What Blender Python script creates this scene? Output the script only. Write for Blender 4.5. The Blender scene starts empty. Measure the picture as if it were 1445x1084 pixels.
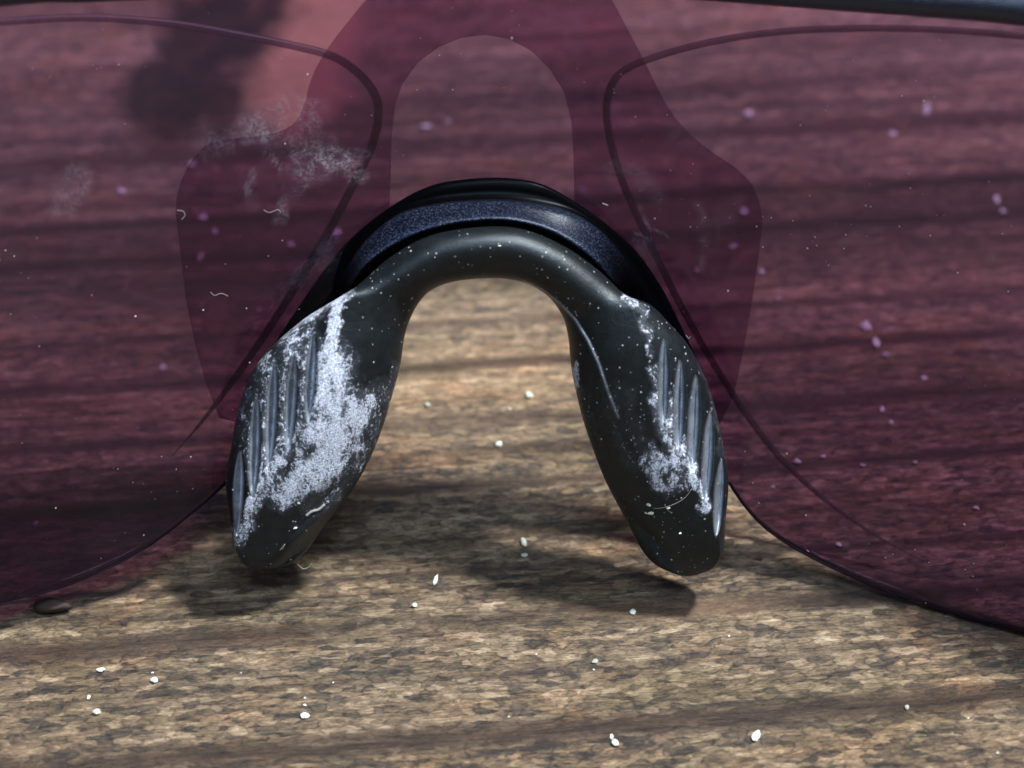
import bpy, bmesh, math, random
from mathutils import Vector, noise as mnoise
S = 0.001                       # everything below is written in millimetres
sc = bpy.context.scene
col = sc.collection
R = math.radians

# ------------------------------------------------------------------ camera
PITCH, TILT, D, F = R(35), R(10), 190.0, 3520.0
VC = 14.1
cd = Vector((0, math.cos(PITCH), -math.sin(PITCH)))
cu = Vector((0, math.sin(PITCH), math.cos(PITCH)))
Cn = Vector((0, VC*math.sin(TILT), VC*math.cos(TILT)))
CAM = Cn - cd*D
cam_d = bpy.data.cameras.new('camera')
cam = bpy.data.objects.new('camera', cam_d); col.objects.link(cam)
cam.location = CAM*S
cam.rotation_euler = (math.pi/2 - PITCH, 0, 0)
cam_d.sensor_width = 36
cam_d.lens = 36*F/1445
cam_d.clip_start = 0.005; cam_d.clip_end = 20
cam_d.dof.use_dof = True
cam_d.dof.focus_distance = 0.187
cam_d.dof.aperture_fstop = 34
sc.camera = cam

# ------------------------------------------------------------------ world, lamps, exposure
w = bpy.data.worlds.new('World'); sc.world = w; w.use_nodes = True
nt = w.node_tree; bg = nt.nodes['Background']
tc = nt.nodes.new('ShaderNodeTexCoord'); sep = nt.nodes.new('ShaderNodeSeparateXYZ')
rp = nt.nodes.new('ShaderNodeValToRGB')
nt.links.new(tc.outputs['Generated'], sep.inputs[0]); nt.links.new(sep.outputs['Z'], rp.inputs[0])
rp.color_ramp.elements[0].position = 0.0; rp.color_ramp.elements[0].color = (.16, .155, .15, 1)
rp.color_ramp.elements[1].position = 0.8; rp.color_ramp.elements[1].color = (.34, .40, .50, 1)
nt.links.new(rp.outputs[0], bg.inputs['Color']); bg.inputs['Strength'].default_value = 0.24

def area(name, loc, target, sx, sy, power, color):
    l = bpy.data.lights.new(name, 'AREA'); l.shape = 'RECTANGLE'; l.size = sx; l.size_y = sy
    l.energy = power; l.color = color
    o = bpy.data.objects.new(name, l); col.objects.link(o); o.location = loc
    o.rotation_euler = (Vector(target)-Vector(loc)).to_track_quat('-Z', 'Y').to_euler()
    return o
area('window_light', (.25, .0, .60), (0, 0, .0), .06, .06, 12.0, (1.0, .985, .95))
area('arch_highlight_fill', (.02, -.31, .50), (0, 0, .02), .24, .13, 2.2, (.70, .84, 1.0))  # added overhead fill that puts the highlight on the rubber arch
area('front_fill', (.10, -.62, .50), (0, 0, .0), .30, .20, .25, (1.0, .97, .93))  # soft fill added from the front to lift the dusty pads
sc.view_settings.view_transform = 'Standard'; sc.view_settings.look = 'None'
sc.view_settings.exposure = 0; sc.view_settings.gamma = 1
sc.cycles.transparent_max_bounces = 24; sc.cycles.max_bounces = 10
sc.cycles.use_denoising = True

# ------------------------------------------------------------------ geometry helpers
RC = 80.0
def wl(x, v): return x*x/(2*RC) + (v-22)**2/(2*260.0)     # sagitta of the shield
def L2W(x, v, ww):
    return Vector((x, v*math.sin(TILT) - ww*math.cos(TILT), v*math.cos(TILT) + ww*math.sin(TILT)))
NV = Vector((0, -math.cos(TILT), math.sin(TILT)))
UV = Vector((0, math.sin(TILT), math.cos(TILT)))
def ray(px, py): return cd*F + Vector((1, 0, 0))*(px-722.5) + cu*(542-py)
def at_w(px, py, ww):
    """outline point traced in the plane ww in front of the shield's vertex -> local x, v"""
    r = ray(px, py); t = (ww - CAM.dot(NV))/r.dot(NV); p = CAM + r*t
    return p.x, p.dot(UV)
def on_shield(px, py, off=0.0):
    x, v = at_w(px, py, 0)
    for _ in range(12): x, v = at_w(px, py, wl(x, v)+off)
    return x, v
def P(px, py, ww):
    x, v = at_w(px, py, ww); return L2W(x, v, ww)
def on_table(px, py, z=0.0):
    r = ray(px, py); t = (z-CAM.z)/r.z; return CAM + r*t
def project(p):
    q = p - CAM; dz = q.dot(cd); return 722.5+q.x*F/dz, 542-q.dot(cu)*F/dz

def interp(pts, x):
    if x <= pts[0][0]: return pts[0][1]
    for a, b in zip(pts, pts[1:]):
        if x <= b[0]: return a[1]+(b[1]-a[1])*(x-a[0])/max(b[0]-a[0], 1e-9)
    return pts[-1][1]
def cr(pts, n):
    """Catmull-Rom through tuples, n samples per span"""
    out = []; m = len(pts)
    for i in range(m-1):
        p0, p1, p2, p3 = pts[max(i-1, 0)], pts[i], pts[i+1], pts[min(i+2, m-1)]
        for k in range(n):
            t = k/n
            out.append(tuple(.5*((2*b)+(-a+c)*t+(2*a-5*b+4*c-d)*t*t+(-a+3*b-3*c+d)*t**3) for a, b, c, d in zip(p0, p1, p2, p3)))
    out.append(tuple(pts[-1])); return out
def ss(a, b, x):
    t = min(1, max(0, (x-a)/(b-a))); return t*t*(3-2*t)
def seg(p, a, b):
    ax, ay = a; bx, by = b; dx, dy = bx-ax, by-ay
    t = max(0, min(1, ((p[0]-ax)*dx+(p[1]-ay)*dy)/(dx*dx+dy*dy+1e-9)))
    return math.hypot(p[0]-ax-t*dx, p[1]-ay-t*dy), t
def poly_d(p, pl): return min(seg(p, a, b)[0] for a, b in zip(pl, pl[1:]))

def mesh(name, verts, faces, mat, parent=None, smooth=True, attrs=None, loc=None):
    me = bpy.data.meshes.new(name)
    me.from_pydata([tuple(v*S) for v in verts], [], faces); me.update()
    bm = bmesh.new(); bm.from_mesh(me); bmesh.ops.recalc_face_normals(bm, faces=bm.faces); bm.to_mesh(me); bm.free()
    for p in me.polygons: p.use_smooth = smooth
    for k, vals in (attrs or {}).items():
        a = me.attributes.new(k, 'FLOAT', 'POINT'); a.data.foreach_set('value', vals)
    me.materials.append(mat)
    o = bpy.data.objects.new(name, me); col.objects.link(o)
    if parent: o.parent = parent
    if loc is not None: o.location = loc*S
    return o
def tag(o, label, cat, group=None):
    o['label'] = label; o['category'] = cat
    if group: o['group'] = group
    return o
def loft(rings, closed_ring=True, caps=True):
    n = len(rings[0]); V = [p for r in rings for p in r]; Fc = []
    for i in range(len(rings)-1):
        for j in range(n if closed_ring else n-1):
            k = (j+1) % n; Fc.append((i*n+j, i*n+k, (i+1)*n+k, (i+1)*n+j))
    if caps: Fc.append(tuple(range(n))[::-1]); Fc.append(tuple((len(rings)-1)*n+j for j in range(n)))
    return V, Fc
def tube(path, rad, k=14, flat=1.0):
    rings = []; m = len(path); up = NV
    for i, p in enumerate(path):
        t = (path[min(i+1, m-1)]-path[max(i-1, 0)]).normalized()
        a = up.cross(t).normalized(); b = t.cross(a)
        r = rad(i/(m-1)) if callable(rad) else rad
        rings.append([p + a*r*math.cos(2*math.pi*j/k) + b*r*flat*math.sin(2*math.pi*j/k) for j in range(k)])
    return loft(rings)

# ------------------------------------------------------------------ material helpers
class NB:
    def __init__(s, name):
        s.m = bpy.data.materials.new(name); s.m.use_nodes = True; s.t = s.m.node_tree
        s.t.nodes.clear(); s.out = s.t.nodes.new('ShaderNodeOutputMaterial')
    def n(s, typ, ins=None, **kw):
        nd = s.t.nodes.new(typ)
        for k, v in kw.items(): setattr(nd, k, v)
        for k, v in (ins or {}).items():
            if isinstance(v, bpy.types.NodeSocket): s.t.links.new(v, nd.inputs[k])
            else: nd.inputs[k].default_value = v
        return nd
    def mm(s, scale=(1, 1, 1), rot=0, loc=(0, 0, 0)):
        c = s.n('ShaderNodeTexCoord')
        a = s.n('ShaderNodeMapping', {'Vector': c.outputs['Object'], 'Scale': (1000, 1000, 1000), 'Rotation': (0, 0, rot)})
        return s.n('ShaderNodeMapping', {'Vector': a.outputs[0], 'Scale': scale, 'Location': loc}).outputs[0]
    def math(s, op, a, b=0.0, c=0.0, clamp=False):
        nd = s.n('ShaderNodeMath', operation=op, use_clamp=clamp)
        for i, v in enumerate((a, b, c)):
            if isinstance(v, bpy.types.NodeSocket): s.t.links.new(v, nd.inputs[i])
            else: nd.inputs[i].default_value = v
        return nd.outputs[0]
    def noise(s, vec, scale, detail=4, rough=.6, dist=0):
        return s.n('ShaderNodeTexNoise', {'Vector': vec, 'Scale': scale, 'Detail': detail, 'Roughness': rough, 'Distortion': dist}).outputs['Fac']
    def ramp(s, fac, stops, interp='LINEAR'):
        r = s.n('ShaderNodeValToRGB', {'Fac': fac}); e = r.color_ramp; e.interpolation = interp
        e.elements[0].position = stops[0][0]; e.elements[1].position = stops[-1][0]
        for p, c in stops[1:-1]: e.elements.new(p)
        for el, (p, c) in zip(e.elements, stops):
            el.position = p; el.color = (*c, 1) if isinstance(c, tuple) else (c, c, c, 1)
        return r.outputs[0]
    def mix(s, f, a, b, mode='MIX'):
        nd = s.n('ShaderNodeMix', data_type='RGBA', blend_type=mode)
        for i, v in ((0, f), (6, a), (7, b)):
            if isinstance(v, bpy.types.NodeSocket): s.t.links.new(v, nd.inputs[i])
            else: nd.inputs[i].default_value = v if i == 0 else (*v, 1)
        return nd.outputs[2]
    def attr(s, name): return s.n('ShaderNodeAttribute', attribute_name=name).outputs['Fac']
    def pbsdf(s, **kw):
        nd = s.n('ShaderNodeBsdfPrincipled')
        for k, v in kw.items():
            k = k.replace('_', ' ')
            if isinstance(v, bpy.types.NodeSocket): s.t.links.new(v, nd.inputs[k])
            else: nd.inputs[k].default_value = (*v, 1) if isinstance(v, tuple) and len(v) == 3 else v
        return nd.outputs[0]
    def end(s, sh): s.t.links.new(sh, s.out.inputs[0]); return s.m
    def bump(s, h, strength, dist):
        return s.n('ShaderNodeBump', {'Height': h, 'Strength': strength, 'Distance': dist}).outputs[0]

# ---- wood
GR = R(-6.0)
def wood_y(px, py):
    p = on_table(px, py, -.49); return p.y*math.cos(GR)+p.x*math.sin(GR)
def make_wood():
    b = NB('worn_dark_wood')
    v1 = b.mm((1, 1, 1), GR)
    warp = b.n('ShaderNodeTexNoise', {'Vector': b.mm((.035, .10, 1), GR), 'Scale': 1.0, 'Detail': 3.0})
    wv = b.n('ShaderNodeVectorMath', {0: warp.outputs['Color'], 1: (.5, .5, .5)}, operation='SUBTRACT').outputs[0]
    wv = b.n('ShaderNodeVectorMath', {0: wv, 1: (2, 1.5, 0)}, operation='MULTIPLY').outputs[0]
    vw = b.n('ShaderNodeVectorMath', {0: v1, 1: wv}, operation='ADD').outputs[0]
    def sc_(vec, s): return b.n('ShaderNodeVectorMath', {0: vec, 1: s}, operation='MULTIPLY').outputs[0]
    # pits and lighter islands of worn stain
    j = b.n('ShaderNodeTexNoise', {'Vector': sc_(vw, (.9, 2.0, 1)), 'Scale': 1.0, 'Detail': 3.0})
    jv = b.n('ShaderNodeVectorMath', {0: j.outputs['Color'], 1: (1.6, 1.0, 0)}, operation='MULTIPLY').outputs[0]
    vj = b.n('ShaderNodeVectorMath', {0: vw, 1: jv}, operation='ADD').outputs[0]
    cells = b.n('ShaderNodeTexVoronoi', {'Vector': sc_(vj, (.78, 1.75, 1)), 'Scale': 1.0}, feature='F1')
    cell_c = b.n('ShaderNodeSeparateColor', {0: cells.outputs['Color']}).outputs[0]
    edge = b.n('ShaderNodeTexVoronoi', {'Vector': sc_(vj, (.78, 1.75, 1)), 'Scale': 1.0}, feature='DISTANCE_TO_EDGE').outputs['Distance']
    isl = b.noise(sc_(vw, (.66, 1.45, 1)), 1.0, 6, .66, .5)
    fib = b.noise(sc_(vw, (.7, 5.6, 1)), 1.0, 6, .7)
    fib2 = b.noise(sc_(vw, (.05, .8, 1)), 1.0, 5, .65)
    broad = b.noise(sc_(vw, (.010, .075, 1)), 1.0, 3, .6)
    # lightness value
    sy0 = b.n('ShaderNodeSeparateXYZ', {0: vw}).outputs[1]
    pat = b.noise(sc_(vw, (.03, .14, 1)), 1.0, 3, .6)
    near = b.math('MULTIPLY_ADD', b.math('SUBTRACT', pat, .5), 26.0, sy0)
    smooth_ = b.ramp(b.math('DIVIDE', near, 60.0), [(0.0, 1.0), (.30, .62)])
    val = b.math('MULTIPLY_ADD', b.math('MULTIPLY', b.math('SUBTRACT', isl, .5), smooth_), 1.12, .455)
    val = b.math('MULTIPLY_ADD', b.math('MULTIPLY', b.math('SUBTRACT', cell_c, .5), smooth_), .36, val)
    val = b.math('MULTIPLY_ADD', b.math('SUBTRACT', fib, .5), .55, val)
    val = b.math('MULTIPLY_ADD', b.math('SUBTRACT', fib2, .5), .55, val)
    val = b.math('MULTIPLY_ADD', b.math('SUBTRACT', broad, .5), .50, val)
    val = b.math('MULTIPLY_ADD', b.ramp(edge, [(0, 0.0), (.16, 1.0)]), .13, b.math('SUBTRACT', val, .09))
    base = b.ramp(val, [(.12, (.040, .037, .038)), (.28, (.095, .080, .067)), (.42, (.19, .145, .100)), (.57, (.29, .225, .155)), (.70, (.42, .335, .24)), (.86, (.58, .49, .37))])
    # colour drift along the board
    drift = b.noise(sc_(vw, (.02, .16, 1)), 1.0, 3, .6)
    base = b.mix(b.ramp(drift, [(.35, 0.0), (.65, .55)]), base, b.mix(1.0, base, (1.0, .86, .78), 'MULTIPLY'))
    # growth-ring lines running along the board
    sy = b.n('ShaderNodeSeparateXYZ', {0: vw}).outputs[1]
    lsum = 0.0
    ln_n = b.ramp(b.noise(sc_(vw, (.035, .25, 1)), 1.0, 4, .7), [(.34, .45), (.50, 1.0)])
    wv2 = b.math('MULTIPLY_ADD', b.math('SUBTRACT', b.noise(sc_(v1, (.30, .05, 1)), 1.0, 5, .7), .5), .9, sy)
    for px, py, half, dep in [(700, 1037, 1.1, .9), (300, 903, 1.0, .95), (650, 686, .7, .75), (700, 590, .5, .45), (680, 513, .6, .65), (640, 455, .5, .35), (300, 978, .4, .3), (300, 830, .4, .5),
                              (1250, 600, .4, .3), (1250, 560, .8, .8), (1250, 480, .8, .85), (1250, 420, .6, .55), (1250, 312, 1.0, .8), (1250, 258, .9, .9), (1250, 172, 1.3, .65), (1250, 140, .7, .4), (1250, 108, .7, .4), (1250, 60, 1.2, .3)]:
        dd = b.math('ABSOLUTE', b.math('SUBTRACT', wv2, wood_y(px, py)))
        k_ = b.math('SUBTRACT', 1.0, b.math('DIVIDE', dd, half*1.5), clamp=True)
        k_ = b.math('MULTIPLY', b.math('POWER', k_, .5), min(1, dep*1.45))
        lsum = b.math('MAXIMUM', k_, lsum)
    seam = b.math('SUBTRACT', 1.0, b.math('MULTIPLY', lsum, ln_n))
    sfib = b.noise(sc_(v1, (.25, 3.2, 1)), 1.0, 4, .7)
    base = b.mix(seam, b.ramp(sfib, [(.35, (.022, .016, .017)), (.65, (.10, .066, .050))]), base)
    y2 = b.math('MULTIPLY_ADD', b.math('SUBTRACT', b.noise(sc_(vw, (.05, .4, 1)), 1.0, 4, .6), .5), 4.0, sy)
    band = b.ramp(b.math('MULTIPLY_ADD', y2, .01, .0), [(.0, .86), (.08, 1.12), (.20, 1.32), (.35, 1.32), (.41, .60), (wood_y(1250, 262)/100, .48), (wood_y(1250, 250)/100, 1.12), (.9, 1.15)])  # strip darkened behind the lens: board tone and painted shade together
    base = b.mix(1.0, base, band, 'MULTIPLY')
    rings = b.noise(sc_(vw, (.012, .42, 1)), 1.0, 3, .55)
    base = b.mix(b.ramp(rings, [(.33, .65), (.42, 0.0)]), base, b.mix(1.0, base, (.42, .36, .36), 'MULTIPLY'))
    hair = b.noise(sc_(vw, (.25, 11.0, 1)), 1.0, 4, .65)
    base = b.mix(1.0, base, b.ramp(hair, [(.30, .70), (.5, .98), (.7, 1.18)]), 'MULTIPLY')
    base = b.mix(1.0, base, (.80, .785, .765), 'MULTIPLY')
    warm = b.noise(b.mm((.09, .16, 1), GR, (3, 8, 0)), 1.0, 4, .6, .6)
    base = b.mix(b.ramp(warm, [(.52, 0.0), (.70, .5)]), base, b.mix(1.0, base, (1.25, .90, .68), 'MULTIPLY'))
    olive = b.noise(b.mm((.05, .12, 1), GR, (13, 28, 0)), 1.0, 3, .6, .6)
    base = b.mix(b.ramp(olive, [(.48, 0.0), (.66, .8)]), base, b.mix(1.0, base, (.72, .74, .66), 'MULTIPLY'))
    # knot with a rusty rim, far left
    k = on_table(285, 95); k2 = on_table(445, 70)
    def spot(px, py, rx, ry, soft, off=(0, 0, 0)):
        c = on_table(px, py)
        d = b.n('ShaderNodeVectorMath', {0: b.n('ShaderNodeVectorMath', {0: b.mm(), 1: jv}, operation='ADD').outputs[0], 1: (-c.x-.8, -c.y-.5, 0)}, operation='ADD').outputs[0]
        d = sc_(d, (1/rx, 1/ry, 0))
        ln = b.n('ShaderNodeVectorMath', {0: d}, operation='LENGTH').outputs['Value']
        nz = b.noise(b.mm((.16, .13, 1)), 1.0, 3, .6)
        ln = b.math('MULTIPLY_ADD', b.math('SUBTRACT', nz, .5), 1.1, ln)
        return b.ramp(ln, [(max(0, 1-soft)/1.6, 1.0), (1/1.6, 0.0)]) if False else b.ramp(b.math('MULTIPLY', ln, .6), [((1-soft)*.6, 1.0), (.6, 0.0)])
    base = b.mix(b.math('MULTIPLY', spot(430, 60, 7, 24, .4), .65), base, (.46, .27, .16))
    kn = b.ramp(b.noise(b.mm((.22, .16, 1)), 1.0, 5, .65, .8), [(.40, (.007, .006, .007)), (.54, (.020, .012, .008)), (.70, (.09, .045, .025))])
    base = b.mix(spot(318, 12, 9, 20, .42), base, kn)
    base = b.mix(spot(245, 120, 6.2, 14, .42), base, kn)
    base = b.mix(spot(315, 150, 2.2, 9, .5), base, kn)
    base = b.mix(b.math('MULTIPLY', spot(960, 850, 9, 1.8, .8), .35), base, (.34, .21, .13))
    # fine grain noise
    fine = b.noise(b.mm((3.5, 7, 1), GR), 1.0, 3, .7)
    base = b.mix(1.0, base, b.ramp(fine, [(.25, .55), (.75, 1.45)]), 'MULTIPLY')
    h = b.math('MULTIPLY_ADD', fib, .5, b.math('MULTIPLY', val, .8))
    rough = b.ramp(isl, [(.3, .34), (.7, .55)])
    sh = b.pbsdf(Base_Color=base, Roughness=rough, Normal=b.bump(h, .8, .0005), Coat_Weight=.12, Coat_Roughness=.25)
    return b.end(sh)

def make_lens(name, c, veil, rough=.03, c_low=(.44, .31, .455)):
    b = NB(name)
    lw = b.n('ShaderNodeLayerWeight', {'Blend': .5}).outputs['Facing']
    fac = b.math('MULTIPLY_ADD', b.math('POWER', lw, 5), .8, .026)
    cc = (*c, 1)
    if veil is not None:
        z = b.n('ShaderNodeSeparateXYZ', {0: b.mm()}).outputs[2]
        cc = b.mix(b.ramp(b.math('DIVIDE', z, 60.0), [(.30, 0.0), (.75, 1.0)]), c_low, c)  # lower tint darkened to stand in for the lens shadow on the wood
    tr = b.n('ShaderNodeBsdfTransparent', {'Color': cc}).outputs[0]
    gl = b.n('ShaderNodeBsdfGlossy', {'Color': (.8, .7, .8, 1) if veil is not None else (.2, .2, .2, 1), 'Roughness': rough}).outputs[0]
    m1 = b.n('ShaderNodeMixShader', {0: fac, 1: tr, 2: gl}).outputs[0]
    if veil is None: return b.end(m1)
    # haze of grease, smudges and tiny specks lying on the plastic
    sm = b.attr('smudge')
    cloud = b.noise(b.mm((.10, .10, .10)), 1.0, 4, .6, 1.0)
    gran = b.noise(b.mm((4.5, 4.5, 4.5)), 1.0, 3, .7)
    mott = b.noise(b.mm((.7, .7, .7)), 1.0, 4, .65, 1.2)
    d = b.math('MULTIPLY', sm, b.ramp(mott, [(.40, .12), (.60, 1.0)]))
    d = b.math('MULTIPLY', d, b.ramp(gran, [(.44, .30), (.58, 1.35)]))
    d = b.math('MULTIPLY_ADD', b.ramp(cloud, [(.42, .4), (.72, 1.0)]), veil, d)
    vor = b.n('ShaderNodeTexVoronoi', {'Vector': b.mm((.62, .62, .62)), 'Scale': 1.0})
    vc = b.n('ShaderNodeSeparateColor', {0: vor.outputs['Color']})
    rad = b.math('MULTIPLY', b.math('SUBTRACT', vc.outputs[0], .62, clamp=True), .16)
    spk = b.math('LESS_THAN', vor.outputs['Distance'], rad)
    vor2 = b.n('ShaderNodeTexVoronoi', {'Vector': b.mm((1.9, 1.9, 1.9)), 'Scale': 1.0})
    vc2 = b.n('ShaderNodeSeparateColor', {0: vor2.outputs['Color']})
    clus = b.ramp(b.noise(b.mm((.09, .09, .09)), 1.0, 2, .5), [(.45, 0.0), (.65, 1.0)])
    rad2 = b.math('MULTIPLY', b.math('MULTIPLY', b.math('SUBTRACT', vc2.outputs[0], .55, clamp=True), .28), clus)
    spk2 = b.math('LESS_THAN', vor2.outputs['Distance'], rad2)
    d = b.math('MULTIPLY_ADD', b.math('MAXIMUM', spk, spk2), .50, d, clamp=True)
    df = b.n('ShaderNodeBsdfDiffuse', {'Color': (.80, .78, .86, 1)}).outputs[0]
    return b.end(b.n('ShaderNodeMixShader', {0: d, 1: m1, 2: df}).outputs[0])

def make_rubber():
    b = NB('dusty_black_rubber')
    dust = b.attr('dust')
    g = b.noise(b.mm((5.5, 5.5, 5.5)), 1.0, 4, .75, .6)
    g2 = b.noise(b.mm((2.2, 3.0, 1.2)), 1.0, 3, .65, .8)
    gg = b.math('MULTIPLY_ADD', g2, .50, b.math('MULTIPLY', g, .50))
    # dust density decides how much of the grain is covered
    cov = b.math('SUBTRACT', dust, b.ramp(gg, [(.36, .08), (.64, 1.0)]))
    cov = b.math('MULTIPLY_ADD', cov, 3.2, .05, clamp=True)
    cov = b.math('MULTIPLY', cov, b.ramp(dust, [(.02, 0.0), (.12, 1.0)]))
    def flecks(scale, thr, size):
        v = b.n('ShaderNodeTexVoronoi', {'Vector': b.mm(scale), 'Scale': 1.0})
        c = b.n('ShaderNodeSeparateColor', {0: v.outputs['Color']})
        return b.math('LESS_THAN', v.outputs['Distance'], b.math('MULTIPLY', b.math('SUBTRACT', c.outputs[0], thr, clamp=True), size))
    fl = b.math('MAXIMUM', flecks((1.5, 1.3, 1.7), .45, .26), flecks((3.2, 2.2, 2.6), .50, .42))
    fl = b.math('MAXIMUM', fl, flecks((.7, .8, .7), .70, .30))
    tone = b.noise(b.mm((2.3, 2.3, 2.3)), 1.0, 3, .6)
    dcol = b.ramp(b.noise(b.mm((8, 8, 8)), 1.0, 3, .8), [(.36, (.16, .19, .27)), (.48, (.42, .48, .62)), (.64, (.82, .87, .96))])
    fcol = b.ramp(tone, [(.38, (.07, .08, .09)), (.62, (.50, .54, .62))])
    soft = b.noise(b.mm((1.1, 1.1, 1.1)), 1.0, 6, .7)
    rub = b.ramp(soft, [(.35, (.002, .0032, .0040)), (.7, (.007, .010, .0125))])
    rub = b.mix(b.math('MULTIPLY', b.attr('edge'), b.ramp(soft, [(.35, .55), (.6, 1.0)])), rub, (.42, .48, .60))  # edge mask: dust film plus painted light caught by grooves and mould line
    film = b.math('MULTIPLY', b.ramp(dust, [(.15, 0.0), (.8, .65)]), b.ramp(soft, [(.35, .35), (.65, 1.0)]))
    rub = b.mix(film, rub, (.13, .15, .19))
    basec = b.mix(fl, rub, fcol)
    basec = b.mix(cov, basec, dcol)
    h = b.math('MULTIPLY_ADD', cov, .9, b.math('MULTIPLY', b.noise(b.mm((3.5, 3.5, 3.5)), 1.0, 6, .8), 1.6))
    rough = b.mix(cov, (.41, .41, .41), (.8, .8, .8))
    return b.end(b.pbsdf(Base_Color=basec, Roughness=rough, Normal=b.bump(h, .35, .00008), Specular_IOR_Level=.5, Specular_Tint=(.78, .90, 1.0)))

def make_frame(name, base, rough, flake):
    b = NB(name)
    g = b.noise(b.mm((8, 8, 8)), 1.0, 2, .8)
    fa = b.attr('band') if flake > .1 else 1.0
    bmp = b.math('MULTIPLY', g, fa)
    base = b.mix(fa, (.0008, .0008, .0012), base) if flake > .1 else base
    bc = b.mix(b.math('MULTIPLY', b.ramp(g, [(.52, 0.0), (.64, flake)]), fa), base, (.30, .38, .60))
    return b.end(b.pbsdf(Base_Color=bc, Roughness=rough, Metallic=.0, Normal=b.bump(bmp, .8, .00006), Specular_IOR_Level=(b.math('MULTIPLY_ADD', fa, .34, .03) if flake > .1 else .8), Specular_Tint=(.72, .82, 1.0)))

WOOD = make_wood()
SHIELD = make_lens('purple_tinted_lens', (.645, .495, .69), .006)
REFL_SHEET = make_lens('plum_reflection_tint', (.77, .64, .76), None, .12)
RUBBER = make_rubber()
FRAME = make_frame('satin_black_frame', (.004, .007, .020), .30, .22)
TUBE = make_frame('gloss_black_rim', (.007, .009, .018), .30, .03)
def simple(name, c, rough, **kw):
    b = NB(name)
    n = b.noise(b.mm((1.3, 1.3, 1.3)), 1.0, 4, .6)
    bc = b.mix(n, tuple(x*.78 for x in c), tuple(min(1, x*1.15) for x in c))
    return b.end(b.pbsdf(Base_Color=bc, Roughness=rough, **kw))
def make_wire():
    b = NB('smoky_plastic_edge')
    tr = b.n('ShaderNodeBsdfTransparent', {'Color': (.80, .72, .76, 1)}).outputs[0]
    p = b.pbsdf(Base_Color=(.07, .055, .06), Roughness=.5)
    return b.end(b.n('ShaderNodeMixShader', {0: .36, 1: tr, 2: p}).outputs[0])
WIRE = make_wire()
def make_crumb():
    b = NB('white_crumb')
    rnd = b.n('ShaderNodeObjectInfo').outputs['Random']
    c0 = b.ramp(rnd, [(0, (.34, .35, .31)), (.4, (.60, .64, .60)), (1, (.78, .84, .82))])
    n = b.noise(b.mm((4, 4, 4)), 1.0, 4, .7)
    return b.end(b.pbsdf(Base_Color=b.mix(n, b.mix(1.0, c0, (.62, .60, .56), 'MULTIPLY'), c0), Roughness=.75, Normal=b.bump(n, .8, .0002)))
CRUMB = make_crumb()
FLAKE = simple('yellowish_flake', (.42, .42, .34), .8)
LINT = simple('pale_lint', (.22, .22, .21), .9)
BEAD = simple('dark_amber_plastic', (.020, .010, .006), .75)

# ------------------------------------------------------------------ shield outline (local x, v)
low_px = [(0, 856), (50, 842), (100, 826), (148, 806), (190, 785), (230, 758), (262, 733), (296, 705), (325, 678), (345, 650), (362, 610), (385, 560), (420, 490), (470, 410), (530, 345), (600, 300), (660, 285), (715, 282),
          (770, 290), (820, 315), (870, 370), (925, 450), (965, 530), (990, 600), (1010, 650), (1030, 687), (1055, 722), (1083, 750), (1125, 778), (1180, 806), (1250, 836), (1345, 868), (1445, 896)]
low = [on_shield(*p) for p in low_px]
lo_l = [(-70, 36), (-69.5, 26), (-68, 17), (-65, 9.5), (-61, 4), (-56, .2), (-50, -1.7), (-44.5, low[0][1]-.75)]
lo_r = [(44.5, low[-1][1]-.75), (50, low[-1][1]-1.1), (56, -.1), (61, 4), (65, 9.5), (68, 17), (69.5, 26), (70, 36)]
LOW = sorted(cr(lo_l+low+lo_r, 6))
top_px = [(0, -6), (130, -12), (300, -20), (722, -26), (960, -16), (1150, -2), (1300, 9), (1445, 22)]
top = [on_shield(*p) for p in top_px]
TOP = sorted(cr([(-70, 37), (-69, 41), (-62, 44), (-52, top[0][1]-.6)]+top+[(52, top[-1][1]-.4), (62, 44), (69, 41), (70, 37)], 6))
zmin = min(L2W(x, v, wl(x, v)).z for x, v in LOW)-.15
def on_tab(px, py): return on_table(px, py, zmin)

# ---- table
tm = NB; TS = 700.0
tv = [Vector((sx*TS, sy*TS+150, zz)) for zz in (zmin-28, zmin) for sx, sy in ((-1, -1), (1, -1), (1, 1), (-1, 1))]
table = mesh('wooden_table', tv, [(0, 3, 2, 1), (4, 5, 6, 7), (0, 1, 5, 4), (1, 2, 6, 5), (2, 3, 7, 6), (3, 0, 4, 7)], WOOD, None, False)
tag(table, 'dark brown worn wooden tabletop that the sunglasses stand on', 'table')

# ------------------------------------------------------------------ the sunglasses
root = bpy.data.objects.new('sunglasses', None); col.objects.link(root); root.empty_display_size = .01
root.location = (0, 0, zmin*S)
tag(root, 'sport sunglasses with purple tinted lens and dusty black rubber nose piece', 'sunglasses')
def part(name, V, Fc, m, label=None, attrs=None, smooth=True, par=None):
    o = mesh(name, [v-Vector((0, 0, zmin)) for v in V], Fc, m, par or root, smooth, attrs)
    if label: o['label'] = label
    return o
# materials use object coordinates: parts sit under the root with no offset of their own

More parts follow.
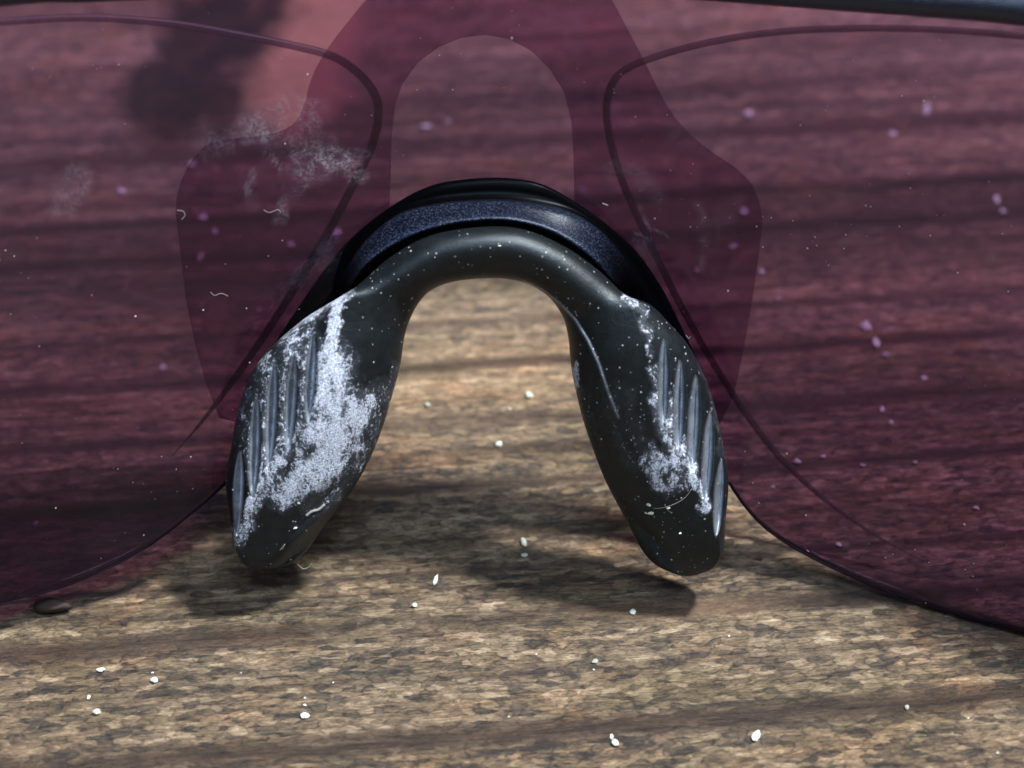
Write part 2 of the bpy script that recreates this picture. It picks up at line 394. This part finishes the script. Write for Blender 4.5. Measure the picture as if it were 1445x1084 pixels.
def strip(xs, lo, hi, rows, off, th):
    """solid curved sheet between v=lo(x) and v=hi(x)"""
    V, Fc, uvs = [], [], []
    n = rows+1
    for side in (0, 1):
        for x in xs:
            a, c = lo(x), hi(x)
            if c < a+.02: c = a+.02
            for r in range(n):
                v = a+(c-a)*r/rows
                V.append(L2W(x, v, wl(x, v)+off-side*th)); uvs.append((x, v))
    m = len(xs); o2 = m*n
    for i in range(m-1):
        for r in range(rows):
            a, c = i*n+r, (i+1)*n+r
            Fc.append((a, c, c+1, a+1)); Fc.append((o2+a, o2+a+1, o2+c+1, o2+c))
        Fc.append((i*n, o2+i*n, o2+(i+1)*n, (i+1)*n)); t = rows
        Fc.append((i*n+t, (i+1)*n+t, o2+(i+1)*n+t, o2+i*n+t))
    for r in range(rows):
        Fc.append((r, r+1, o2+r+1, o2+r)); e = (m-1)*n
        Fc.append((e+r, o2+e+r, o2+e+r+1, e+r+1))
    return V, Fc, uvs
xs = [-70+140*i/560 for i in range(561)]
V, Fc, _ = strip(xs, lambda x: interp(LOW, x), lambda x: interp(TOP, x), 150, 0, 1.3)
SM = [([(365, 185), (410, 140), (440, 165)], 26, .16), ([(300, 200), (345, 185), (430, 205), (480, 225)], 26, .10), ([(430, 235), (470, 225), (495, 235)], 26, .30),
      ([(425, 255), (405, 290), (395, 315)], 12, .18), ([(376, 190), (392, 235), (400, 268)], 3.2, .22), ([(348, 250), (356, 275), (362, 288)], 6, .20),
      ([(870, 235), (905, 250), (930, 275)], 16, .13), ([(905, 290), (925, 325), (940, 330)], 2.5, .22), ([(985, 285), (990, 340), (988, 380)], 8, .12), ([(1040, 290), (1000, 330)], 18, .06),
      ([(960, 190), (1020, 200)], 30, .06), ([(110, 250), (90, 290)], 24, .04), ([(1000, 375), (1010, 400)], 3, .14)]
sm = []
for p in V:
    q = project(p); s_ = 0
    if 230 < q[0] < 1060 and 100 < q[1] < 430:
        qv = Vector((q[0]*.03, q[1]*.03, 2)); q = (q[0]+14*mnoise.noise(qv)+5*mnoise.noise(qv*4), q[1]+14*mnoise.noise(qv+Vector((9, 2, 4)))+5*mnoise.noise(qv*4+Vector((3, 3, 3))))
        for pl, rr, a in SM:
            d = poly_d(q, pl)
            if d < rr*1.2: s_ += a*.40*(1-ss(.15, 1.2, d/rr))
    elif 60 < q[0] < 160 and 200 < q[1] < 340:
        s_ = .04*(1-ss(.4, 1, poly_d(q, SM[11][0])/30))
    sm.append(min(s_, .55))
lens = part('lens', V, Fc, SHIELD, 'purple tinted shield lens with dust specks and smudges', {'smudge': sm})

# bevelled edge of the lens (catches the light along the lower outline)
for nm, seg_px in (('lens_edge', [(-60, 871)]+[p for p in low_px if p[0] <= 325]), ('lens_edge', [p for p in low_px if p[0] >= 1030]+[(1510, 909)])):
    pts = [Vector((x, v, 0)) for x, v in [on_shield(*p) for p in seg_px]]
    pth = [L2W(a[0], a[1], wl(a[0], a[1])-.65) for a in cr([(p.x, p.y) for p in pts], 6)]
    tv_, tf_ = tube(pth, .10, 10, 4.0)
    EDGE = bpy.data.materials.get('dark_lens_edge') or simple('dark_lens_edge', (.010, .004, .008), .3, Specular_Tint=(.6, .75, 1.0), Specular_IOR_Level=.3)
    part(nm, tv_, tf_, EDGE, par=lens)

# added tinted sheet standing in for a dark arched reflection in the lens
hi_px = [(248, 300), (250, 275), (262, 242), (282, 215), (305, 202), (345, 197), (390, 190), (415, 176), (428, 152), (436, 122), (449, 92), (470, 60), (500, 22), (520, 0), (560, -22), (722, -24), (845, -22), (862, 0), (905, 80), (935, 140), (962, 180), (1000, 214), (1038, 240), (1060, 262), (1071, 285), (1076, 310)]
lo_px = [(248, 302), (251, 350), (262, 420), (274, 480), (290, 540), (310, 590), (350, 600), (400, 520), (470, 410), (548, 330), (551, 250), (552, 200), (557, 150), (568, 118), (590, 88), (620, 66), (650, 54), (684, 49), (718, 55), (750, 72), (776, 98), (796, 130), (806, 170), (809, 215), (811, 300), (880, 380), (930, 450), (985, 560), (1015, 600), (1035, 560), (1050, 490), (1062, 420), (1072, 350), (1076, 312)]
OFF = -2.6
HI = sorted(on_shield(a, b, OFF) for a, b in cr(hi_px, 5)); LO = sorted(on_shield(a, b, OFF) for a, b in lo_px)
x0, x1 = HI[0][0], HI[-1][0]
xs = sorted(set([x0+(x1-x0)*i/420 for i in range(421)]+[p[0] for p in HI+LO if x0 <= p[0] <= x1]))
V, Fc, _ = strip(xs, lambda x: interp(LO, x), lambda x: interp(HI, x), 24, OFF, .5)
part('reflection_sheet', V, Fc, REFL_SHEET, 'darker plum sheet added behind the lens as its dark reflection, arched open over the nose')

# thin insert rims behind the lens
for pl, r_ in (([(-420, 150), (-200, 60), (-60, 34), (0, 31), (120, 25), (240, 33), (340, 50), (420, 66), (470, 80), (505, 103), (527, 130), (534, 160), (525, 205), (500, 258), (470, 315), (435, 375), (395, 440), (355, 500), (318, 552), (285, 595), (262, 622), (240, 646)], .26),
               ([(1900, 260), (1700, 120), (1560, 70), (1445, 52), (1340, 43), (1220, 40), (1100, 45), (1000, 60), (920, 82), (880, 100), (861, 125), (856, 165), (868, 225), (890, 285), (925, 360), (960, 430), (1005, 510), (1050, 580), (1100, 645), (1160, 702), (1230, 752), (1290, 785), (1335, 806)], .23)):
    pts = [on_shield(a, b, -3.9) for a, b in pl]
    pth = [L2W(a[0], a[1], wl(a[0], a[1])-3.9) for a in cr(pts, 8)]
    V, Fc = tube(pth, lambda t, r_=r_: r_*1.25*(.75+.25*math.sin(math.pi*t))*(1-.92*ss(.80, 1, t)), 10)
    part('insert_rim', V, Fc, WIRE)

# top rim: round bar over the lens edge
rp_ = cr([(-71.5, 37.5), (-69.5, 42), (-62, 44.8), (-52, top[0][1])]+[(a, b+.55) for a, b in top]+[(52, top[-1][1]+.2), (62, 44.8), (69.5, 42), (71.5, 37.5)], 10)
pth = [L2W(a, b, wl(a, b)-.3) for a, b in rp_]
V, Fc = tube(pth, lambda t: 1.32, 20, 1.1)
part('top_rim', V, Fc, TUBE)
# hinges and temples beyond the frame's edges
for sx in (-1, 1):
    hb = L2W(sx*71, 39, wl(71, 39)); dn = Vector((0, -1, 0))
    V, Fc = [], []
    base_z = hb.z
    prof = [(0, 0, 5.0), (10, 0, 5.2), (60, 0, 4.6), (85, -3, 4.2), (105, -12, 3.8), (125, -27, 3.4), (138, -base_z+zmin+2.1, 2.8)]
    rings = []
    for d_, dz, hh in cr(prof, 8):
        c_ = Vector((sx*(72-d_*.06), hb.y-d_, hb.z+dz))
        rings.append([c_+Vector((1.5*math.cos(a), 0, hh*.5*math.sin(a)*1.0)) for a in [2*math.pi*j/16 for j in range(16)]])
    mz = min(p.z for r in rings for p in r)
    rings = [[p+Vector((0, 0, (zmin-mz)*ss(60, 138, hb.y-p.y))) for p in r] for r in rings]
    V, Fc = loft(rings); tp = part('temple_arm', V, Fc, TUBE)
    c_ = hb+Vector((0, 1.2, 0))
    vv = [c_+Vector((ax*2.2, ay*3, az*3.0)) for az in (-1, 1) for ax, ay in ((-1, -1), (1, -1), (1, 1), (-1, 1))]
    o = part('hinge', vv, [(0, 3, 2, 1), (4, 5, 6, 7), (0, 1, 5, 4), (1, 2, 6, 5), (2, 3, 7, 6), (3, 0, 4, 7)], TUBE, smooth=False)
    bv = o.modifiers.new('bevel', 'BEVEL'); bv.width = .0008; bv.segments = 3

# ---- bridge of the frame around the nose piece
st = [((352, 545), (380, 540), (400, 540), (430, 540)), ((392, 478), (410, 480), (430, 480), (470, 480)), ((432, 417), (462, 425), (488, 430), (520, 430)), ((472, 362), (484, 387), (492, 402), (540, 420)),
      ((512, 321), (514, 342), (524, 366), (570, 395)), ((560, 286), (560, 304), (572, 336), (600, 375)), ((605, 263), (608, 290), (620, 319), (640, 365)), ((655, 253), (660, 284), (668, 311), (680, 360)),
      ((715, 251), (715, 283), (715, 310), (715, 360)), ((765, 260), (765, 289), (762, 320), (750, 365)), ((815, 287), (809, 301), (800, 338), (785, 380)), ((858, 318), (850, 328), (838, 366), (815, 405)),
      ((898, 355), (886, 370), (868, 402), (840, 430)), ((935, 408), (915, 417), (892, 432), (865, 450)), ((965, 468), (945, 472), (925, 482), (890, 490)), ((995, 530), (985, 535), (970, 540), (940, 545))]
flat = cr([tuple(c for p in s_ for c in p) for s_ in st], 14)
rings = []
def lerp2(a, b, t): return (a[0]+(b[0]-a[0])*t, a[1]+(b[1]-a[1])*t)
for i, f in enumerate(flat):
    p0, p1, p2, p3 = (f[0], f[1]), (f[2], f[3]), (f[4], f[5]), (f[6], f[7])
    t = i/(len(flat)-1); arch = ss(.14, .26, t)*(1-ss(.74, .86, t))
    k = arch
    ring = [(lerp2(p0, p1, .0), -1.6), (lerp2(p0, p1, .0), .3), (lerp2(p0, p1, .06), .8), (lerp2(p0, p1, .16), 1.0), (lerp2(p0, p1, .5), 1.05), (lerp2(p0, p1, .93), 1.1+.2*k),
            (lerp2(p0, p1, 1.0), 1.3+.7*k), (lerp2(p1, p2, .08), 1.35+1.15*k), (lerp2(p1, p2, .3), 1.4+1.5*k), (lerp2(p1, p2, .6), 1.4+2.0*k), (lerp2(p1, p2, .84), 1.4+2.5*k), (lerp2(p1, p2, .93), 1.4+2.75*k),
            (lerp2(p1, p2, 1.0), 1.4+2.75*k), (lerp2(p2, p3, .05), 1.4+2.4*k), (lerp2(p2, p3, .09), 1.3+1.4*k), (lerp2(p2, p3, .16), 1.0), (p3, .8), (p3, -1.6)]
    rings.append([P(a[0], a[1], h) for a, h in ring])
V, Fc = loft(rings)
WB = [0, 0, 0, .0, .0, 0, .2, .42, .36, .36, .6, 1, 1, .6, .1, 0, 0, 0]
bandw = [WB[k]*ss(.16, .27, i/(len(flat)-1))*(1-ss(.68, .82, i/(len(flat)-1))) for i in range(len(flat)) for k in range(18)]
part('nose_bridge', V, Fc, FRAME, 'black frame bridge with a sparkling blue-black bevel around the nose piece', {'band': bandw})

# ---- rubber nose piece
NS = [(369, 804, 366, 804, .97, 7.2, .3), (405, 798, 345, 797, .97, 7.0, 1.4), (432, 778, 330, 768, .97, 6.6, 2.2), (458, 742, 323, 720, .88, 6.2, 2.9), (497, 692, 318, 675, .74, 5.9, 3.3), (523, 645, 326, 632, .65, 5.6, 3.5), (541, 600, 333, 590, .54, 5.3, 3.6),
      (553, 560, 345, 550, .50, 5.1, 3.6), (565, 515, 360, 518, .56, 4.9, 3.5), (570, 480, 388, 485, .60, 4.7, 3.3), (577, 455, 432, 448, .72, 4.5, 3.0), (588, 432, 478, 420, .90, 4.3, 2.8), (604, 413, 507, 401, 1, 4.1, 2.7), (625, 402, 548, 365, 1, 4.0, 2.6), (650, 396, 603, 334, 1, 4.0, 2.5),
      (683, 393, 672, 321, 1, 4.0, 2.5), (716, 394, 735, 323, 1, 4.0, 2.5), (748, 402, 795, 347, 1, 4.0, 2.6), (775, 420, 845, 382, 1, 4.1, 2.7), (792, 443, 881, 415, 1, 4.3, 2.8), (799, 462, 917, 430, .80, 4.5, 3.0),
      (803, 485, 946, 458, .70, 4.7, 3.3), (805, 510, 973, 490, .64, 4.9, 3.5), (811, 545, 995, 533, .60, 5.1, 3.6), (822, 590, 1010, 580, .60, 5.3, 3.6), (837, 635, 1021, 630, .67, 5.6, 3.5), (855, 680, 1028, 680, .75, 5.9, 3.3),
      (880, 728, 1024, 735, .875, 6.2, 2.9), (903, 772, 1021, 778, .96, 6.6, 2.2), (925, 797, 1010, 800, .97, 7.0, 1.4), (955, 811, 985, 811, .97, 7.1, .8), (967, 813, 970, 813, .97, 7.2, .3)]
# scooped grooves: x_top, y_top, x_bot, y_bot, half width, side
GV = [(442, 470, 434, 596, 9, -1), (415, 500, 405, 640, 9.5, -1), (387, 510, 378, 665, 9.5, -1), (362, 560, 356, 705, 9, -1), (339, 636, 334, 755, 8.5, -1),
      (937, 478, 934, 610, 8.5, 1), (960, 507, 955, 650, 9, 1), (982, 530, 975, 668, 9, 1), (1002, 580, 994, 715, 8.5, 1), (1018, 648, 1010, 758, 8, 1)]
def groove(q):
    h = 0; lit = 0
    for x0_, y0_, x1_, y1_, hw, sd in GV:
        t = (q[1]-y0_)/(y1_-y0_)
        if 0 < t < 1:
            wd = hw*min(1, math.sin(math.pi*t)**.6*1.05)
            cx = x0_+(x1_-x0_)*t
            u_ = (q[0]-cx)/wd*1.0 if wd > .5 else 9
            if abs(u_) < 1:
                # a ramp that deepens outwards then steps back up
                prof = (u_+1)/2
                dd = prof/.72 if prof < .72 else (1-prof)/.28
                h -= .95*dd*min(1, wd/hw)
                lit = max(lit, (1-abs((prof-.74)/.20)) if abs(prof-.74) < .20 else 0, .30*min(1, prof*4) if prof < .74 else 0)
    return h, lit
DU = [  # polyline px, radius, strength
    ([(484, 418), (474, 440), (468, 470), (464, 510)], 12, 1.05), ([(484, 416), (440, 440), (400, 480)], 16, .72), ([(462, 520), (470, 570), (462, 610)], 46, 1.0), ([(500, 575), (488, 620)], 36, .95), ([(470, 640), (430, 668), (400, 700)], 26, 1.0), ([(480, 655), (450, 680)], 22, .9),
    ([(420, 480), (415, 560), (400, 640)], 36, .60), ([(380, 520), (372, 600), (370, 670)], 30, .56), ([(392, 650), (365, 700), (345, 740), (335, 765)], 14, .80), ([(350, 560), (345, 640)], 20, .40),
    ([(540, 560), (520, 600), (500, 650)], 34, .45), ([(560, 520), (552, 580)], 16, .34), ([(505, 640), (470, 690), (440, 715)], 24, .45),
    ([(883, 418), (895, 432), (908, 440)], 10, .62), ([(908, 440), (914, 470), (917, 500)], 8, .50), ([(920, 520), (928, 560)], 9, .48), ([(930, 560), (938, 600), (950, 630)], 17, .68), ([(955, 550), (952, 600)], 12, .6),
    ([(945, 620), (965, 650), (985, 678), (996, 712)], 13, .85), ([(962, 640), (940, 655), (918, 648)], 22, .78), ([(912, 648), (925, 675), (938, 690)], 15, .78), ([(960, 660), (955, 680)], 22, .66), ([(870, 560), (900, 640)], 40, .26),
    ([(820, 560), (838, 640)], 18, .30), ([(990, 500), (1012, 560), (1022, 640)], 14, .32), ([(808, 520), (813, 548)], 7, .8)]
LINE = [(738, 396), (765, 408), (790, 428), (812, 452), (830, 482), (845, 515), (858, 555), (872, 590)]
NSEC = 112
rings, dust, edge_a = [], [], []
prof_pts = cr(NS, 16)
nP = len(prof_pts)
for i, (ix, iy, ox, oy, sc_, wm, hf) in enumerate(prof_pts):
    ti = i/(nP-1)
    pad = 1-ss(.355, .42, ti) if ti < .5 else ss(.58, .645, ti)
    sc_ = min(max(sc_, .3), .985)
    ring = []
    for j in range(NSEC+1):
        s_ = .5-.5*math.cos(math.pi*j/NSEC)*1.0
        s_ = s_*.55+(j/NSEC)*.45
        q = (ix+(ox-ix)*s_, iy+(oy-iy)*s_)
        tubep = math.sqrt(max(0, 1-(2*s_-1)**2))
        if s_ < sc_: padp = (max(0, 1-(1-s_/sc_)**2.3))**.55
        else:
            e = (s_-sc_)/(1-sc_); padp = (1-.52*e)*math.sqrt(max(0, 1-e**7))
        pr = tubep*(1-pad)+padp*pad
        gh, lit = groove(q) if pad > .3 and s_ > sc_-.12 else (0, 0)
        h = wm+hf*pr+gh*min(1, pr*3)*ss(-.06, .05, s_-sc_+.02)
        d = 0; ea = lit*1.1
        # soft scallops near the lower inner edge of each pad
        if (ti < .17 or ti > .83) and s_ < .6:
            ph = (q[0]*.62+q[1]*.78)/17 if q[0] < 700 else (-q[0]*.62+q[1]*.78)/17
            h += .42*(2*abs(2*((ph*.42) % 1)-1)-1)*(1-ss(.12, .42, s_))*min(1, s_*8)*(1-ss(.10, .16, min(ti, 1-ti)))
        ld = poly_d(q, LINE) if 720 < q[0] < 890 and 380 < q[1] < 610 else 99
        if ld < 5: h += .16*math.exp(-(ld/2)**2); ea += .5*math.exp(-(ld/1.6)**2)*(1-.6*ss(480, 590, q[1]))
        qn = Vector((q[0]*.045, q[1]*.045, 0)); qm = Vector((q[0]*.16, q[1]*.16, 3))
        q0 = q
        q = (q[0]+9*mnoise.noise(qn)+5*mnoise.noise(qm), q[1]+9*mnoise.noise(qn+Vector((7, 3, 1)))+5*mnoise.noise(qm+Vector((5, 1, 9))))
        for pl, rr, a in DU:
            if abs(q[0]-pl[0][0]) < 130 and abs(q[1]-pl[0][1]) < 170:
                dd = poly_d(q, pl)
                if dd < rr*1.35: d = max(d, a*(1-ss(.30, 1.35, dd/rr)))
        q = q0
        d *= .86+.34*mnoise.noise(Vector((q[0]*.06, q[1]*.03, 5)))
        if gh < -.10: d *= .35 + .6*lit
        ea = max(ea, 0)
        d = max(d, lit*.30)
        ring.append(P(q[0], q[1], h)); dust.append(min(d, 1)); edge_a.append(min(ea, 1))
    NB_ = 22
    for j in range(1, NB_):
        s_ = 1-j/NB_
        q = (ix+(ox-ix)*s_, iy+(oy-iy)*s_)
        r_ = math.sqrt(max(0, 1-(2*s_-1)**2))
        ring.append(P(q[0], q[1], wm-(hf*.95*(1-pad)+min(hf, 2.4)*pad)*r_)); dust.append(0); edge_a.append(0)
    rings.append(ring)
V, Fc = loft(rings)
pad_o = part('nose_piece', V, Fc, RUBBER, 'black rubber nose piece with two grooved pads covered in white dust', {'dust': dust, 'edge': edge_a})

# ------------------------------------------------------------------ small loose things
rng = random.Random(7)
def blob(name, c, rx, ry, rz, m, seed, sub=2, rot=0.0, smooth=False):
    r2 = random.Random(seed)
    bm = bmesh.new(); bmesh.ops.create_icosphere(bm, subdivisions=sub, radius=1)
    ks = [(Vector((r2.uniform(-1, 1), r2.uniform(-1, 1), r2.uniform(-1, 1))).normalized(), r2.uniform(.12, .42)) for _ in range(6)]
    for v in bm.verts:
        n = v.co.copy(); f = 1
        for dvec, a in ks: f -= a*1.5*max(0, n.dot(dvec)-.35)
        v.co = n*f*(1 if smooth else r2.uniform(.86, 1.12))
        v.co = Vector((v.co.x*rx, v.co.y*ry, v.co.z*rz))
    ca, sa = math.cos(rot), math.sin(rot)
    for v in bm.verts: v.co = Vector((v.co.x*ca-v.co.y*sa, v.co.x*sa+v.co.y*ca, v.co.z))*S
    lowz = min(v.co.z for v in bm.verts)
    for v in bm.verts: v.co.z -= lowz
    me = bpy.data.meshes.new(name); bm.to_mesh(me); bm.free()
    for p in me.polygons: p.use_smooth = smooth
    me.materials.append(m); o = bpy.data.objects.new(name, me); col.objects.link(o); o.location = c*S
    return o
CR = [ # px, py, width px, height/width, label
 (603, 573, 11, 1, 'round white crumb seen through the nose arch, nearer the left pad'), (747, 560, 14, .9, 'largest bright white crumb seen through the nose arch, nearer the right pad'), (705, 629, 12, 1, 'white crumb below the other two bright crumbs inside the nose arch'),
 (720, 578, 6, 1, 'faint tiny crumb inside the nose arch left of the largest one'), (738, 768, 13, 1.2, 'upper crumb of the pair in the dark shadow between the pads'), (740, 785, 11, .8, 'lower crumb of the pair in the dark shadow between the pads'),
 (615, 820, 9, 2.1, 'tall greyish crumb standing in the shade below the nose arch'), (585, 856, 11, .8, 'white crumb on the wood between the left pad tip and the centre shadow'), (893, 865, 12, 1, 'white crumb on the wood just below the right pad tip'),
 (839, 935, 11, .9, 'white crumb at the lower edge of the centre shadow'), (838, 946, 6, .8, 'tiny crumb touching the lower edge of the crumb by the centre shadow'), (143, 947, 14, .7, 'flat white crumb, topmost of the group on the wood at the lower left'),
 (217, 962, 14, 1, 'bright white crumb, rightmost of the group on the wood at the lower left'), (215, 950, 6, .7, 'tiny speck just above the bright crumb at the lower left'), (137, 1007, 14, .8, 'pointed white crumb, lowest of the group at the lower left'), (125, 985, 6, 1.2, 'small pale speck between two crumbs at the lower left'),
 (430, 986, 6, 1, 'smallest crumb at the top of the column of three below the left pad'), (430, 996, 8, .8, 'middle crumb of the column of three below the left pad'), (431, 1011, 16, .9, 'largest crumb at the bottom of the column of three below the left pad'),
 (863, 1040, 7, 1.5, 'small crumb on top of the long one near the bottom edge'), (868, 1050, 13, 1.1, 'long white crumb near the bottom edge below the right pad'), (1067, 1040, 14, 1.3, 'blocky white crumb near the bottom edge right of the long one'), (1279, 1000, 10, .9, 'single white crumb on the bare wood at the lower right'),
 (1407, 1064, 8, .9, 'small crumb in the bottom right corner of the table'), (1366, 1014, 5, .9, 'tiny speck on the wood between the two lower right crumbs'), (1029, 898, 5, 1, 'tiny pale speck on the wood below the right lens edge'), (757, 924, 5, 1, 'tiny speck left of the crumb at the centre shadow edge'),
 (340, 950, 4, 1, 'tiny pale grain on the wood right of the lower left crumbs'), (718, 1012, 5, 1, 'tiny grain near the bottom edge below the centre shadow'), (470, 964, 5, 1, 'tiny grain just right of the column of three crumbs')]
CR2 = [(600, 181, 24, .45, 'long crumb seen through the arched opening of the dark reflection'), (632, 172, 12, .5, 'small crumb at the right end of the long crumb in the arched opening'), (1055, 163, 16, .9, 'violet tinted crumb behind the upper right lens'), (1306, 155, 14, 2.0, 'tall violet tinted crumb behind the upper right lens'), (1259, 192, 13, .9, 'violet tinted crumb just below left of the tall one'),
 (1406, 284, 12, 1.4, 'larger crumb of the touching pair near the right photo edge'), (1415, 300, 12, 1, 'smaller crumb of the touching pair near the right photo edge'), (1050, 301, 14, 1, 'crumb at the upper right corner of the dark reflection'), (1034, 350, 13, .9, 'crumb halfway down the right side of the dark reflection'), (984, 383, 11, 1, 'crumb between the right insert rim and the dark reflection edge'),
 (1075, 385, 12, 1, 'crumb just outside the right edge of the dark reflection'), (1098, 423, 9, 1, 'small crumb below right of the dark reflection edge'), (1220, 463, 20, 1.2, 'upper arm of the pink forked flake behind the right lens'), (1236, 486, 14, 1.6, 'middle of the pink forked flake behind the right lens'), (1250, 503, 16, .9, 'lower end of the pink forked flake behind the right lens'), (1256, 465, 8, 1.4, 'small bit beside the pink forked flake'),
 (1304, 535, 11, .9, 'crumb below right of the pink forked flake'), (820, 269, 13, .9, 'crumb just above the right shoulder of the nose bridge'), (873, 271, 12, .9, 'crumb touching the right insert rim'), (287, 309, 15, .8, 'top crumb of the cluster in the left dark reflection'), (302, 329, 13, 1, 'second crumb of the cluster in the left dark reflection'),
 (284, 364, 13, 1.8, 'tall crumb at the foot of the cluster in the left dark reflection'), (410, 346, 12, 1, 'crumb in the left dark reflection near the insert rim'), (366, 440, 10, 1, 'crumb low in the left dark reflection'), (232, 520, 14, 1.2, 'violet crumb behind the left lens near the pad'), (474, 333, 26, .7, 'large violet crumb between left insert rim and nose bridge'),
 (50, 741, 14, .9, 'violet crumb behind the lower left lens'), (1124, 653, 16, 1, 'brightest violet crumb behind the lower right lens'), (1161, 646, 12, .8, 'second crumb in the row behind the lower right lens'), (1218, 658, 12, .8, 'third crumb in the row behind the lower right lens'), (1290, 654, 10, .8, 'fourth crumb in the row behind the lower right lens'),
 (1244, 578, 9, 1.5, 'upper thin crumb of a slanting pair behind the right lens'), (1257, 598, 13, .9, 'lower crumb of a slanting pair behind the right lens'), (1090, 688, 9, 1, 'crumb behind the lens just right of the right pad'), (1377, 719, 11, .9, 'single crumb behind the lens near the lower right photo edge'), (1183, 770, 11, .9, 'crumb near the lower outline of the right lens'),
 (172, 272, 17, .8, 'pinkish crumb behind the middle of the left lens'), (272, 234, 12, 1.3, 'crumb at the top left corner of the left dark reflection')]
for lst, grp in ((CR, 'white crumbs on the bare table'), (CR2, 'crumbs seen through the purple lens')):
    for n_, (px, py, wp, asp, lab) in enumerate(lst):
        c = on_tab(px, py); dist = (c-CAM).dot(cd); rx = wp*dist/F/2
        ry = rx*asp*(1.5 if asp > 1 else 1.15); rz = min(rx, ry)*.6
        k_ = .9 if grp[0] == 'c' else .98
        o = blob('crumb', c, rx*k_, ry*k_, rz*k_, CRUMB, n_*13+len(lst), 2 if wp > 9 else 1, rng.uniform(-.5, .5) if asp < 1.3 else rng.uniform(-.15, .15))
        tag(o, lab, 'crumb', grp)
c = on_tab(77, 850)
tag(blob('bead', c+Vector((0, -1.2, 0)), 1.85, .9, .75, BEAD, 3, 3, 0.0, True), 'small dark amber bead on the table under the left lens edge', 'bead')

# flakes and fibres caught on the rubber and the lens
bpy.context.view_layer.update()
dg = bpy.context.evaluated_depsgraph_get()
def hit(px, py):
    r = ray(px, py).normalized()
    ok, loc, nor, *_ = sc.ray_cast(dg, CAM*S, r)
    return (loc/S, nor) if ok else (on_tab(px, py), Vector((0, 0, 1)))
for px, py, wp, hp, m, lab in [(916, 712, 9, 5, CRUMB, 'pale flake on the right nose pad above the yellowish flake'), (918, 724, 14, 7, FLAKE, 'yellowish flake on the lower right nose pad'), (421, 710, 6, 4, CRUMB, 'white flake on the lower left nose pad, upper of two'), (417, 745, 7, 4, CRUMB, 'white flake on the lower left nose pad, lower of two'),
                         (991, 703, 7, 4, CRUMB, 'white flake at the outer groove of the right nose pad'), (943, 717, 7, 4, CRUMB, 'white flake beside the curved hair on the right nose pad'), (960, 752, 5, 3, CRUMB, 'small flake low on the right nose pad'), (705, 347, 5, 3, CRUMB, 'small pale flake on top of the rubber arch')]:
    c, nr = hit(px, py)
    if nr.dot(ray(px, py)) > 0: nr = -nr
    o = blob('flake', c, wp*.054/2, hp*.054/2, .10, m, int(px), 2, rng.uniform(-.6, .6))
    o.rotation_euler = nr.to_track_quat('Z', 'Y').to_euler(); o.location = (c - nr*.02)*S
    tag(o, lab, 'flake')
for pl, rr, lab in [([(922, 718), (938, 716), (955, 710), (968, 701), (976, 690)], .026, 'fine curved hair lying on the lower right nose pad'), ([(938, 712), (942, 720), (949, 724)], .02, 'short curl of lint beside the curved hair on the right pad'),
                    ([(432, 728), (440, 722), (450, 719), (458, 712)], .11, 'flat grey shred of lint on the lower left nose pad'), ([(395, 777), (402, 768), (398, 776)], .035, 'tiny hook of lint near the left pad tip'),
                    ([(250, 297), (258, 298), (261, 304), (256, 310)], .022, 'curled white fibre on the left lens near the dark reflection'), ([(297, 412), (303, 417), (312, 414), (322, 418)], .02, 'white fibre on the left lens below the curled one'), ([(372, 296), (380, 300), (392, 296), (396, 300)], .02, 'pale curly fibre on the left lens below the smudge'),
                    ([(850, 287), (858, 290)], .05, 'short white fibre on the right lens beside the bridge'), ([(420, 796), (428, 803), (436, 800), (440, 795)], .03, 'thin hair sticking out under the left pad tip'),
                    ([(968, 473), (972, 478), (974, 475)], .03, 'thin hair at the top outer edge of the right pad')]:
    hs = [hit(*p) for p in pl]
    off = [h[0] - ray(*p).normalized()*rr*.6 for h, p in zip(hs, pl)]
    if 'under the left' in lab:
        off = [P(p[0], p[1], 6.8) for p in pl]
    pth = [Vector(p) for p in cr([tuple(o_) for o_ in off], 5)]
    o_c = pth[0].copy()
    V, Fc = tube([p-o_c for p in pth], rr, 6)
    o = mesh('lint_fibre', V, Fc, LINT, None, True, None, o_c)
    tag(o, lab, 'lint')
